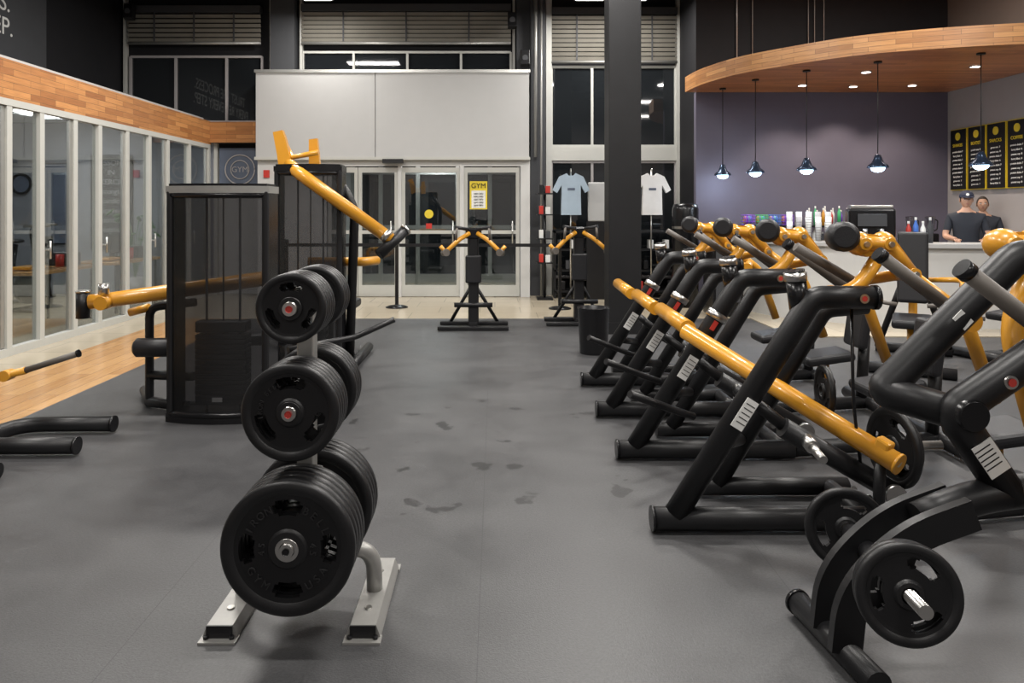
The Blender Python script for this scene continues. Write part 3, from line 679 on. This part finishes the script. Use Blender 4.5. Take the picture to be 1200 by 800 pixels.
def bigmachine(plates=True, rods=True):
    b = B()
    b.tube([(0, 0, .06), (1.05, 0, .06)], .054, M_blk, 20); b.tube([(-.012, 0, .06), (.0, 0, .06)], .058, M_blk2, 20)
    b.tube([(.10, 0, .08), (.74, 0, 1.09), (1.02, 0, 1.09)], .054, M_blk, 20, .05)
    b.tube([(1.02, 0, 1.09), (1.04, 0, 1.09)], .058, M_blk2, 20)
    b.lathe([(0, 0), (.020, 0), (.022, .004), (0, .004)], (.955, -.055, 1.09), (0, -1, 0), M_steel, 16); b.lathe([(0, 0), (.013, 0)], (.955, -.060, 1.09), (0, -1, 0), M_red, 16)
    b.tube([(.69, .02, 1.02), (.67, .02, 1.17)], .046, M_blk2, 18); b.tube([(.67, .02, 1.165), (.667, .02, 1.205)], .052, M_steel, 20); b.tube([(.667, .02, 1.205), (.665, .02, 1.215)], .044, M_blk2, 20)
    d = Vector((.64, 0, 1.01)).normalized()
    if rods:
        for t in (.74, .90):
            p = Vector((.10, 0, .08))+d*t; b.tube([p, p+d*.045], .064, M_steel, 20)
    b.tube([(.32, .42, .055), (1.1, .42, .055)], .046, M_blk, 18); b.tube([(.42, .42, .07), (.98, .42, .98), (1.2, .42, 1.0)], .047, M_blk, 18, .05)
    b.tube([(.30, 0, .40), (.55, .42, .30)], .030, M_blk, 14); b.tube([(1.0, 0, .06), (1.0, .42, .055)], .042, M_blk, 16)
    b.tube([(.62, .05, .47), (1.15, .05, .16)], .048, M_blk, 18); b.tube([(.45, .2, .62), (.66, .05, .45)], .03, M_blk, 14)
    if rods: b.tube([(.02, -.28, .46), (.30, -.12, .33), (.44, -.05, .27)], .022, M_blk, 12, .05)
    b.tube([(.72, .02, .42), (.72, -.16, .385)], .02, M_steel, 16); b.tube([(.72, .02, .42), (.72, -.05, .407)], .032, M_steel, 16)
    if rods:
        b.tube([(.42, .0, .785), (.44, .82, .79)], .048, M_or, 20)
    yoke(b, (1.13, .15, 1.30), .84)
    b.tube([(.85, .12, 1.07), (1.02, .13, 1.12), (1.13, .15, 1.28)], .034, M_or, 16, .08)
    b.tube([(1.28, .15, 1.18), (1.56, .18, .98), (1.72, .2, .55)], .033, M_or, 16, .06)
    b.lathe([(0, -.05), (.05, -.05), (.05, .05), (0, .05)], (.90, .12, 1.08), (0, 1, 0), M_or, 24)
    a = Vector((.93, .08, 1.37)); c = Vector((1.02, .34, 1.36))
    dd = (c-a).normalized(); L = (c-a).length
    b.lathe([(0, 0), (.05, .0), (.068, .02), (.074, .06), (.074, L-.06), (.068, L-.02), (.05, L), (0, L)], a, dd, M_vinyl, 24)
    b.tube([(.98, .23, 1.36), (1.10, .18, 1.32)], .02, M_steel)
    b.tube([(.90, -.28, 1.31), (1.28, -.26, 1.03)], .028, M_grip, 18); b.lathe([(0, -.004), (.032, -.004), (.032, .03), (.03, .03)], (.90, -.28, 1.31), (.38, .02, -.28), M_blk2, 18)
    b.tube([(1.28, -.26, 1.03), (1.36, -.1, .98), (1.45, .1, 1.03)], .032, M_or, 14, .06)
    b.lathe([(0, -.05), (.045, -.05), (.045, .05), (0, .05)], (1.30, -.24, 1.02), (0, 1, 0), M_or, 20)
    b.tube([(.80, .34, 1.31), (1.10, .34, 1.13)], .024, M_grip, 16); b.tube([(1.1, .34, 1.13), (1.26, .2, 1.18)], .028, M_or, 14)
    b.tube([(1.05, 0, .06), (2.05, .2, .06)], .046, M_blk, 16); b.tube([(2.05, -.12, .06), (2.05, .52, .06)], .046, M_blk, 16)
    b.tube([(1.72, .2, .06), (1.72, .2, .37)], .040, M_or, 16); b.box((1.72, .2, .40), (.36, .30, .07), M_vinyl, (0, -8, 0), .028, 3)
    b.tube([(2.0, .2, .06), (2.03, .2, .56)], .040, M_blk, 16); b.box((1.98, .2, .64), (.07, .28, .34), M_vinyl, (0, 8, 0), .028, 3)
    b.lathe([(0, 0), (.05, 0), (.05, .03), (0, .03)], (1.12, .0, .17), (0, -1, 0), M_steel, 20)
    for i in range(3): b.lathe([(0, 0), (.014, 0), (.014, .012), (0, .012)], (.93+.07*i, -.0, .2-.04*i), (0, -1, 0), M_steel, 10)
    ang = math.degrees(math.atan2(.64, 1.01))
    b.box((.405, -.0565, .56), (.06, .003, .15), M_label, (0, ang, 0))
    for i in range(5): b.box((.385+.012*i, -.0585, .52+.02*i), (.045, .001, .004), M_blk, (0, ang, 0))
    if rods: b.box((.56, -.056, .81), (.028, .002, .06), M_red, (0, ang, 0))
    if plates:
        b.tube([(1.05, .1, .36), (1.40, .1, .37)], .022, M_steel, 16)
        b.plate((1.17, .1, .36), (1, .15, 0), .19, .03, 3, .4); b.plate((1.21, .11, .36), (1, .15, 0), .15, .028, 3, .2)
        b.plate((.93, .3, .58), (1, -.1, 0), .13, .028, 3, .2)
        b.tube([(.95, .06, 1.08), (.93, .0, .6), (1.0, .05, .2)], .008, M_blk2, 8, .1)
    return b
X0 = .74
b = bigmachine(True, False)
b.off = Vector((-X0, -3.46, 0))
b.tube([(1.80, 3.32, .365), (1.12, 4.36, .785)], .047, M_or, 24); b.tube([(1.80, 3.32, .365), (1.807, 3.31, .361)], .050, M_or, 24)
b.box((1.765, 3.37, .425), (.07, .06, .07), M_or, (0, 20, -55), .012); b.lathe([(0, 0), (.022, 0), (.022, .01), (0, .01)], (1.795, 3.31, .375), (.5, -.8, -.2), M_steel, 14)
b.tube([(1.76, 3.39, .36), (1.76, 3.41, .05)], .026, M_blk, 14)
b.off = Vector((0, 0, 0))
ma = b.build('plate_loaded_machine', (X0, 3.46, 0))
mb = bigmachine(False, True).build('plate_loaded_machine', (X0, 4.46, 0))
inst(mb, 'plate_loaded_machine', (X0, 5.36, 0))
inst(mb, 'plate_loaded_machine', (X0, 6.30, 0))

# ------------------------------------------------------------ near machine, bottom right
b = B()
b.tube([(1.12, 2.74, .05), (1.17, 2.26, .05)], .042, M_blk, 20); b.tube([(1.118, 2.75, .05), (1.12, 2.735, .05)], .046, M_blk2, 20)
for y in (2.42, 2.56):
    # bent flat-bar legs
    pts = fillet([(1.14, y, .06), (1.16, y, .25), (1.34, y, .43), (1.56, y, .51)], .14, 8)
    up = []; dn = []
    for i, p in enumerate(pts):
        t = (pts[min(i+1, len(pts)-1)]-pts[max(i-1, 0)]).normalized(); nn = Vector((-t.z, 0, t.x)); up.append(p+nn*.05); dn.append(p-nn*.05)
    b.prism([(p.x, p.z) for p in up]+[(p.x, p.z) for p in reversed(dn)], (0, y, 0), (1, 0, 0), (0, 0, 1), .035, M_blk)
b.tube([(1.42, 2.49, .46), (1.60, 2.50, .53), (2.0, 2.53, .57), (2.6, 2.53, .57)], .056, M_blk, 20, .1)
b.tube([(2.6, 2.53, .57), (2.85, 2.53, .06)], .055, M_blk); b.tube([(2.85, 2.2, .05), (2.85, 2.9, .05)], .05, M_blk)
h0 = Vector((1.19, 2.02, .385)); h1 = Vector((1.34, 2.92, .29)); dh = (h1-h0).normalized()
b.tube([h0+dh*.04, h1], .020, M_steel, 20); b.tube([h0+dh*.2, h1-dh*.2], .035, M_blk, 18)
b.plate(h0+dh*.17, dh, .148, .03, 3, .5); b.plate(h0+dh*.205, dh, .143, .03, 3, .9)
b.plate(h1-dh*.14, dh, .148, .03, 3, .3)
b.tube([(1.60, 2.50, .80), (1.385, 2.66, .85), (1.88, 2.68, 1.33), (2.2, 2.68, 1.36)], .058, M_blk, 20, .04)
b.tube([(1.74, 2.51, .53), (1.54, 2.50, .82), (1.92, 2.50, 1.08), (2.4, 2.5, 1.12)], .058, M_blk, 20, .05)
b.lathe([(0, 0), (.048, 0), (.054, -.01), (.054, -.08)], (1.575, 2.432, .82), (0, -1, 0), M_blk2, 28)
b.lathe([(0, 0), (.022, 0), (.024, -.006)], (1.70, 2.440, .93), (0, -1, 0), M_steel, 20); b.lathe([(0, .003), (.014, .003)], (1.70, 2.440, .93), (0, -1, 0), M_red, 20)
b.box((1.635, 2.446, .68), (.075, .004, .12), M_label, (0, -34, 0))
for i in range(5): b.box((1.645-.010*i, 2.443, .655+.014*i), (.06, .001, .004), M_blk, (0, -34, 0))
b.box((1.65, 2.617, 1.11), (.06, .003, .045), M_label, (0, 44, 0))
b.tube([(1.95, 2.62, .60), (1.94, 2.80, 1.05), (2.05, 2.82, 1.30)], .040, M_or, 18, .1)
b.tube([(1.86, 2.36, .62), (1.98, 2.42, .95), (2.1, 2.45, 1.1)], .042, M_or, 18, .08); b.box((1.83, 2.36, .58), (.12, .10, .07), M_or, (0, -25, 0), .012)
b.lathe([(0, 0), (.05, 0), (.05, .05), (0, .05)], (1.84, 2.30, .50), (0, -1, 0), M_blk2); b.plate((1.83, 2.33, .44), (1, .3, 0), .10, .02, 0, 0)
yoke(b, (2.06, 2.86, 1.33), .88, .11)
b.tube([(1.51, 2.40, 1.31), (1.95, 2.42, .98)], .029, M_grip, 20); b.lathe([(0, -.004), (.034, -.004), (.034, .03), (.03, .03)], (1.51, 2.40, 1.31), (.44, .02, -.33), M_blk2, 20)
b.lathe([(0, 0), (.05, 0), (.075, .03), (.075, .27), (.05, .30), (0, .30)], (2.14, 2.66, 1.38), (.25, 1, 0), M_vinyl, 24)
b.tube([(1.97, 2.6, 1.3), (2.14, 2.6, 1.55)], .03, M_or, 14)
b.box((2.6, 2.53, .68), (.45, .36, .09), M_vinyl, None, .03); b.box((2.85, 2.53, 1.05), (.1, .36, .7), M_vinyl, (0, 8, 0), .035); b.tube([(2.6, 2.53, .57), (2.85, 2.53, .57), (2.93, 2.53, 1.1)], .045, M_blk, 14, .08)
b.build('plate_loaded_row_machine')

# ------------------------------------------------------------ second-row seated machines
b = B()
b.tube([(-.6, 0, .05), (.6, 0, .05)], .05, M_blk); b.tube([(-.6, -.35, .05), (-.6, .35, .05)], .05, M_blk); b.tube([(.6, -.35, .05), (.6, .35, .05)], .05, M_blk)
b.tube([(-.2, 0, .05), (-.2, 0, .38)], .045, M_or); b.box((-.2, 0, .44), (.38, .34, .08), M_vinyl, (0, -6, 0), .03, 3)
b.tube([(.15, 0, .05), (.3, 0, .6), (.25, 0, 1.1)], .040, M_or, 16, .15); b.box((.12, 0, .93), (.08, .27, .70), M_vinyl, (0, 8, 0), .03, 3)
for q in (-1, 1):
    b.tube([(.25, q*.1, .80), (.2, q*.42, .82), (-.35, q*.42, .66), (-.45, q*.28, .64)], .026, M_or, 14, .1); b.tube([(-.45, q*.28, .64), (-.45, q*.12, .62)], .020, M_grip)
    b.tube([(.2, q*.42, .82), (.5, q*.45, .42)], .032, M_or, 14); b.tube([(.5, q*.38, .42), (.5, q*.62, .42)], .022, M_steel)
    b.tube([(.6, q*.33, .05), (.3, q*.08, .80)], .032, M_blk, 14)
    b.plate((.5, q*.52, .42), (0, 1, 0), .15, .03, 3, .3)
o = b.build('seated_press_machine', (4.05, 7.2, 0), 60)
inst(o, 'seated_press_machine', (5.4, 7.5, 0), 15); inst(o, 'seated_press_machine', (4.9, 5.0, 0), 5)

# ------------------------------------------------------------ left selectorised machines
def shroud(b, w, d, h, x=0, y=0, cap=M_alu):
    n = 12
    for sg in (-1, 1):
        vs = []; fs = []
        for i in range(n+1):
            u = -1+2*i/n; xx = x+u*(w/2-.03); yy = y+sg*(d/2-.07*u*u)
            for z in (.06, h-.05): vs.append((xx*1, yy, z))
        for i in range(n): fs.append([2*i, 2*i+2, 2*i+3, 2*i+1])
        b.add(vs, fs, M_mesh, True)
        for zz, rr in ((.06, .022), (h-.06, .018)): b.tube([(x+(-1+2*i/n)*(w/2-.03), y+sg*(d/2-.07*(-1+2*i/n)**2), zz) for i in range(n+1)], rr, M_blk2, 8)
    for sx in (-1, 1):
        b.box((x+sx*(w/2-.025), y, h/2), (.045, d-.12, h-.02), M_blk2, None, .015)
        b.box((x+sx*(w/2-.028), y-d/2+.075, h/2), (.05, .05, h-.04), M_blk, None, .02)
    poly = [((-1+2*i/n)*(w/2), -(d/2+.01-.07*(-1+2*i/n)**2)) for i in range(n+1)]+[((1-2*i/n)*(w/2), (d/2+.01-.07*(1-2*i/n)**2)) for i in range(n+1)]
    b.prism(poly, (x, y, h-.02), (1, 0, 0), (0, 1, 0), .05, cap); b.prism([(p[0]*.95, p[1]*.9) for p in poly], (x, y, h+.012), (1, 0, 0), (0, 1, 0), .02, M_blk2)
    b.prism(poly, (x, y, .03), (1, 0, 0), (0, 1, 0), .06, M_blk2)
    for i in range(14): b.box((x, y, .12+i*.036), (w*.5, .12, .031), M_stack, None, .004)
    for sx in (-.12, .12): b.cyl((x+sx, y, .06), (x+sx, y, h-.06), .009, M_dkgrey, 10)
    b.cyl((x, y, .6), (x, y, h-.06), .006, M_blk, 8); b.box((x, y, .66), (w*.5, .13, .08), M_stack, None, .01)
b = B(); shroud(b, .73, .36, 1.66, cap=M_silver)
b.box((.02, -.176, .17), (.07, .004, .03), M_label)
b.tube([(-1.02, .1, .82), (-.9, .12, .83), (.25, .28, .98)], .055, M_or, 20)
b.tube([(-1.07, .1, .70), (-1.07, .1, .89)], .048, M_blk, 18); b.tube([(-1.07, .1, .89), (-1.07, .1, .905)], .052, M_steel, 18)
b.tube([(-.89, .05, .88), (-.89, .05, .96)], .038, M_steel, 16); b.lathe([(0, -.05), (.05, -.05), (.05, .05), (0, .05)], (-.89, .05, .82), (0, 1, 0), M_or)
b.tube([(-.30, .25, .80), (-.65, .25, .76), (-.65, .25, .10), (-.65, .25, .05)], .032, M_blk, 14, .08); b.tube([(-.85, .6, .05), (-.65, .25, .05), (-.3, .1, .05)], .04, M_blk, 14)
b.tube([(-.65, .25, .25), (-.3, .2, .25)], .035, M_blk); b.lathe([(0, 0), (.05, 0), (.07, .02), (.07, .26), (.05, .28), (0, .28)], (-.70, .12, .48), (1, .05, 0), M_vinyl, 20)
b.tube([(-.5, .25, .50), (-.5, .25, .8)], .03, M_blk); b.tube([(-.8, .25, .72), (-.65, .25, .76)], .03, M_or)
b.box((.1, .75, .45), (.4, .35, .09), M_vinyl, None, .03); b.tube([(.1, .75, .4), (.1, .75, .05)], .05, M_blk); b.tube([(.1, .2, .05), (.1, 1.0, .05)], .05, M_blk)
b.tube([(.37, .35, .42), (.80, .8, .44), (1.12, .85, .58)], .024, M_blk, 14, .05)
b.build('weight_stack_machine', (-1.96, 5.36, 0))
b = B(); shroud(b, .64, .34, 1.9, cap=M_blk2)
b.tube([(-.20, .0, 1.92), (-.05, -.2, 1.83), (.78, -.12, 1.22)], .060, M_or, 20, .1); b.tube([(.68, -.2, 1.08), (.90, -.06, 1.30)], .052, M_blk, 20); b.tube([(.90, -.06, 1.30), (.915, -.05, 1.315)], .056, M_steel, 20)
b.tube([(.72, -.14, 1.27), (.76, -.14, 1.235)], .066, M_steel, 20)
b.prism([(-.16, .36), (-.07, .38), (-.04, .30), (.03, .02), (-.10, 0), (-.12, .15)], (-.22, .1, 1.88), (1, 0, 0), (0, 0, 1), .07, M_or)
b.prism([(-.05, .30), (.03, .31), (.06, .0), (-.05, 0)], (-.01, .2, 1.88), (1, 0, 0), (0, 0, 1), .06, M_or)
b.tube([(-.35, .3, 2.2), (-.2, .1, 2.0), (.05, .1, 2.05)], .026, M_or, 14)
b.tube([(-.1, .32, .98), (.45, .32, .98), (.55, .5, .98)], .045, M_or, 16, .05); b.tube([(.1, .32, .05), (.1, .32, .98)], .05, M_blk); b.tube([(-.3, .32, .05), (.4, .32, .05)], .05, M_blk)
b.tube([(.35, .1, .05), (.40, .1, 1.5), (.2, .1, 1.88)], .045, M_blk, 14, .1); b.tube([(.42, -.3, .05), (.42, .8, .05)], .045, M_blk)
b.box((.1, .85, .5), (.4, .36, .09), M_vinyl, None, .03); b.tube([(.1, .85, .05), (.1, .85, .46)], .045, M_blk); b.tube([(.1, .2, .05), (.1, 1.1, .05)], .045, M_blk)
b.build('arm_pulldown_machine', (-1.75, 7.05, 0))
b = B()
b.tube([(-2.57, 4.99, .06), (-3.15, 4.98, .06), (-3.22, 4.75, .06), (-3.15, 4.52, .06), (-2.56, 4.53, .06)], .050, M_blk, 20, .16)
b.tube([(-2.57, 4.99, .06), (-2.555, 4.99, .06)], .054, M_blk2, 20); b.tube([(-2.56, 4.53, .06), (-2.545, 4.53, .06)], .054, M_blk2, 20)
b.tube([(-3.2, 4.75, .06), (-3.9, 4.75, .06)], .06, M_blk); b.tube([(-3.9, 4.4, .05), (-3.9, 5.1, .05)], .05, M_blk)
b.tube([(-3.55, 4.75, .06), (-3.55, 4.75, .38), (-3.25, 4.75, .40)], .05, M_or, 16, .08); b.tube([(-3.3, 4.75, .40), (-3.0, 4.75, .47)], .024, M_or, 14); b.lathe([(0, -.04), (.035, -.04), (.035, .04), (0, .04)], (-3.12, 4.75, .44), (0, 1, 0), M_or, 16); b.tube([(-3.02, 4.75, .465), (-2.66, 4.75, .58)], .020, M_grip, 16); b.lathe([(.02, 0), (.025, 0), (.025, .012), (0, .012)], (-2.67, 4.75, .577), (.96, 0, .3), M_blk2, 14)
b.box((-3.8, 4.75, .5), (.5, .4, .09), M_vinyl, None, .03); b.tube([(-3.8, 4.75, .06), (-3.8, 4.75, .46)], .045, M_blk); b.box((-4.1, 4.75, .9), (.09, .36, .75), M_vinyl, (0, -10, 0), .03); b.tube([(-3.9, 4.75, .05), (-4.15, 4.75, .9)], .045, M_blk)
b.tube([(-2.76, 4.13, .045), (-3.5, 4.13, .045), (-3.7, 4.5, .06)], .045, M_blk, 16, .1)
b.build('leg_extension_machine')

# ------------------------------------------------------------ twin-arm machines at the rear
b = B()
for y in (0, .42): b.box((0, y, .03), (.88, .09, .045), M_blk, None, .008)
b.box((0, .21, .06), (.10, .42, .05), M_blk); b.box((0, .2, .62), (.13, .16, 1.16), M_blk, None, .02); b.box((0, .1, .75), (.2, .05, .35), M_vinyl, None, .02)
b.tube([(-.24, .12, .30), (.24, .12, .30)], .03, M_blk); b.box((0, .2, 1.2), (.2, .2, .14), M_blk2, None, .02)
for q in (-1, 1):
    b.tube([(q*.05, .1, 1.20), (q*.18, .02, 1.12), (q*.36, -.08, .95)], .028, M_or, 14, .05); b.lathe([(0, -.04), (.045, -.04), (.045, .04), (0, .04)], (q*.34, -.08, .97), (q*.5, 1, 0), M_grip, 18)
    b.tube([(q*.06, .05, 1.25), (q*.22, -.05, 1.28)], .022, M_vinyl, 12); b.tube([(q*.2, -.05, 1.27), (q*.21, -.05, 1.12)], .016, M_grip, 10); b.tube([(q*.34, -.08, .98), (q*.40, -.08, 1.05)], .024, M_or, 12)
    b.tube([(q*.05, .2, .5), (q*.3, .42, .05)], .022, M_blk, 10)
o = b.build('twin_arm_cable_machine', (-.27, 9.2, 0)); inst(o, 'twin_arm_cable_machine', (1.10, 9.55, 0), 0)
b = B(); b.lathe([(.0, 0), (.14, 0), (.145, .02), (.165, .47), (.17, .48), (.155, .48), (.15, .3), (0, .28)], (0, 0, 0), (0, 0, 1), M_blk2, 32); b.build('waste_bin', (1.03, 7.75, 0))
def stanchion(x, y):
    b = B(); b.lathe([(0, 0), (.17, 0), (.17, .012), (.12, .03), (.03, .04), (.028, .05), (.028, .96), (.036, .97), (.036, 1.03), (.02, 1.045), (0, 1.045)], (x, y, 0), (0, 0, 1), M_blk2, 28); b.build('belt_stanchion')
stanchion(-1.5, 11.35); stanchion(.98, 11.2); stanchion(-3.2, 11.4)
b = B(); b.b2((-1.46, 11.29, .93), (.94, 11.293, .98), M_blk); b.b2((-3.16, 11.37, .93), (-1.54, 11.373, .98), M_blk); b.build('barrier_belt')
def shirt(name, x, y, z, m):
    b = B(); pl = [(-.20, -.36), (.20, -.36), (.19, .0), (.19, .16), (.28, .02), (.37, .07), (.24, .30), (.09, .36), (.05, .32), (-.05, .32), (-.09, .36), (-.24, .30), (-.37, .07), (-.28, .02), (-.19, .16), (-.19, 0)]
    b.prism([(p[0]*.82, p[1]*.95) for p in pl], (x, y, z), (1, 0, 0), (0, 0, 1), .09, m)
    b.tube([(x, y, z+.30), (x, y, z+.42)], .008, M_steel, 8); b.tube([(x, y+.06, z+.40), (x, y+.06, .02)], .012, M_steel, 8); b.tube([(x, y, z+.41), (x, y+.06, z+.40)], .01, M_steel, 6)
    b.lathe([(0, 0), (.16, 0), (.16, .015), (0, .02)], (x, y+.06, 0), (0, 0, 1), M_blk2)
    b.box((x, y-.05, z+.08), (.12, .004, .04), M_slate)
    b.build(name)
shirt('tshirt_display', 1.25, 12.2, 1.75, M_shirtb); shirt('tshirt_display', 2.58, 12.2, 1.75, M_shirtw)
b = B(); b.b2((1.55, 12.35, 1.3), (1.95, 12.42, 1.95), M_greyp, .02); b.b2((1.53, 12.36, 0.0), (1.97, 12.42, 1.3), M_blk); b.build('display_board')
b = B()
for z in (.1, .45, .8, 1.1): b.b2((1.0, 12.5, z), (3.1, 12.95, z+.03), M_blk)
for x in (1.0, 1.7, 2.4, 3.07): b.b2((x, 12.5, 0), (x+.03, 12.95, 1.13), M_blk)
for i in range(22):
    z = (.13, .48, .83)[i % 3]; b.box((1.15+i*.088, 12.65, z+.08), (.075, .2, .15), random.choice([M_blk, M_dkgrey, M_slate, M_label, M_dkgrey, M_redb]), None, .01)
b.build('retail_shelf')
b = B(); b.b2((.70, 12.25, 0), (.96, 12.55, .03), M_blk); b.cyl((.83, 12.4, .03), (.83, 12.4, 1.9), .02, M_blk)
for i, z in enumerate((.6, 1.0, 1.4, 1.75)): b.b2((.70, 12.27, z), (.96, 12.53, z+.02), M_blk); b.box((.77, 12.35, z+.09), (.07, .07, .14), [M_redb, M_label, M_redb, M_blk][i], None, .005); b.box((.88, 12.35, z+.08), (.08, .07, .12), [M_label, M_dkgrey, M_label, M_redb][i], None, .005)
b.build('brochure_stand')
b = B(); b.lathe([(0, 0), (.2, 0), (.2, 1.5), (.18, 1.58), (.0, 1.6)], (0, 0, 0), (0, 0, 1), M_blk2, 32); b.lathe([(.202, 1.2), (.202, 1.24)], (0, 0, 0), (0, 0, 1), M_steel, 32); b.build('towel_bin', (2.95, 11.5, 0))
b = B(); b.box((0, 0, .58), (.42, .5, 1.16), M_blk2, None, .02); b.box((0, -.255, .6), (.34, .01, .8), M_dkgrey, None, .004); b.box((0, 0, 1.18), (.45, .52, .04), M_steel, None, .01); b.build('drinks_fridge', (3.25, 10.6, 0))

# ------------------------------------------------------------ lights
def fixture(x, y, z=5.0, L=.9, e=150):
    b = B(); b.b2((-L/2, -.16, 0), (L/2, .16, .05), M_alu, .005); b.b2((-L/2+.03, -.13, -.006), (L/2-.03, .13, .0), M_emit)
    for q in (-.4, .4): b.cyl((q*L, 0, .05), (q*L, 0, H-.36-z), .004, M_steel, 6)
    b.build('high_bay_light', (x, y, z))
    l = bpy.data.lights.new('bay', 'AREA'); l.shape = 'RECTANGLE'; l.size = L; l.size_y = .3; l.energy = e; l.color = (1, .96, .91)
    o = bpy.data.objects.new('bay_lamp', l); COL.objects.link(o); o.location = (x, y, z-.012)
for y, e in ((-1.5, 75), (2.2, 125), (5.5, 155), (8.6, 160)):
    for x in (-2.9, 1.2, 5.2): fixture(x, y, 5.0, 1.2, e)
for x in (-2.9, 1.55, 2.25): fixture(x, 12.05, 4.93, .5, 55)
for y in (6, 9, 11.8):
    l = bpy.data.lights.new('studio', 'AREA'); l.size = .8; l.energy = 42; l.color = (.95, .97, 1)
    o = bpy.data.objects.new('studio_lamp', l); COL.objects.link(o); o.location = (-7, y, 2.98)
    b = B(); b.b2((-.4, -.4, 0), (.4, .4, .03), M_emit); b.build('studio_ceiling_panel', (-7, y, 3.0))
l = bpy.data.lights.new('vest', 'AREA'); l.size = .6; l.energy = 45
o = bpy.data.objects.new('vestibule_lamp', l); COL.objects.link(o); o.location = (-1.2, 14.0, 2.45)

w = bpy.data.worlds.new('night'); S.world = w; w.use_nodes = True
bg = w.node_tree.nodes['Background']; bg.inputs[0].default_value = (.02, .025, .04, 1); bg.inputs[1].default_value = 1

cam = bpy.data.cameras.new('camera'); co = bpy.data.objects.new('camera', cam); COL.objects.link(co)
cam.sensor_width = 36; cam.lens = 26.1; cam.shift_x = .0167; cam.shift_y = -.129
co.location = (0, 0, 1.5); co.rotation_euler = (math.radians(90), 0, 0)
S.camera = co
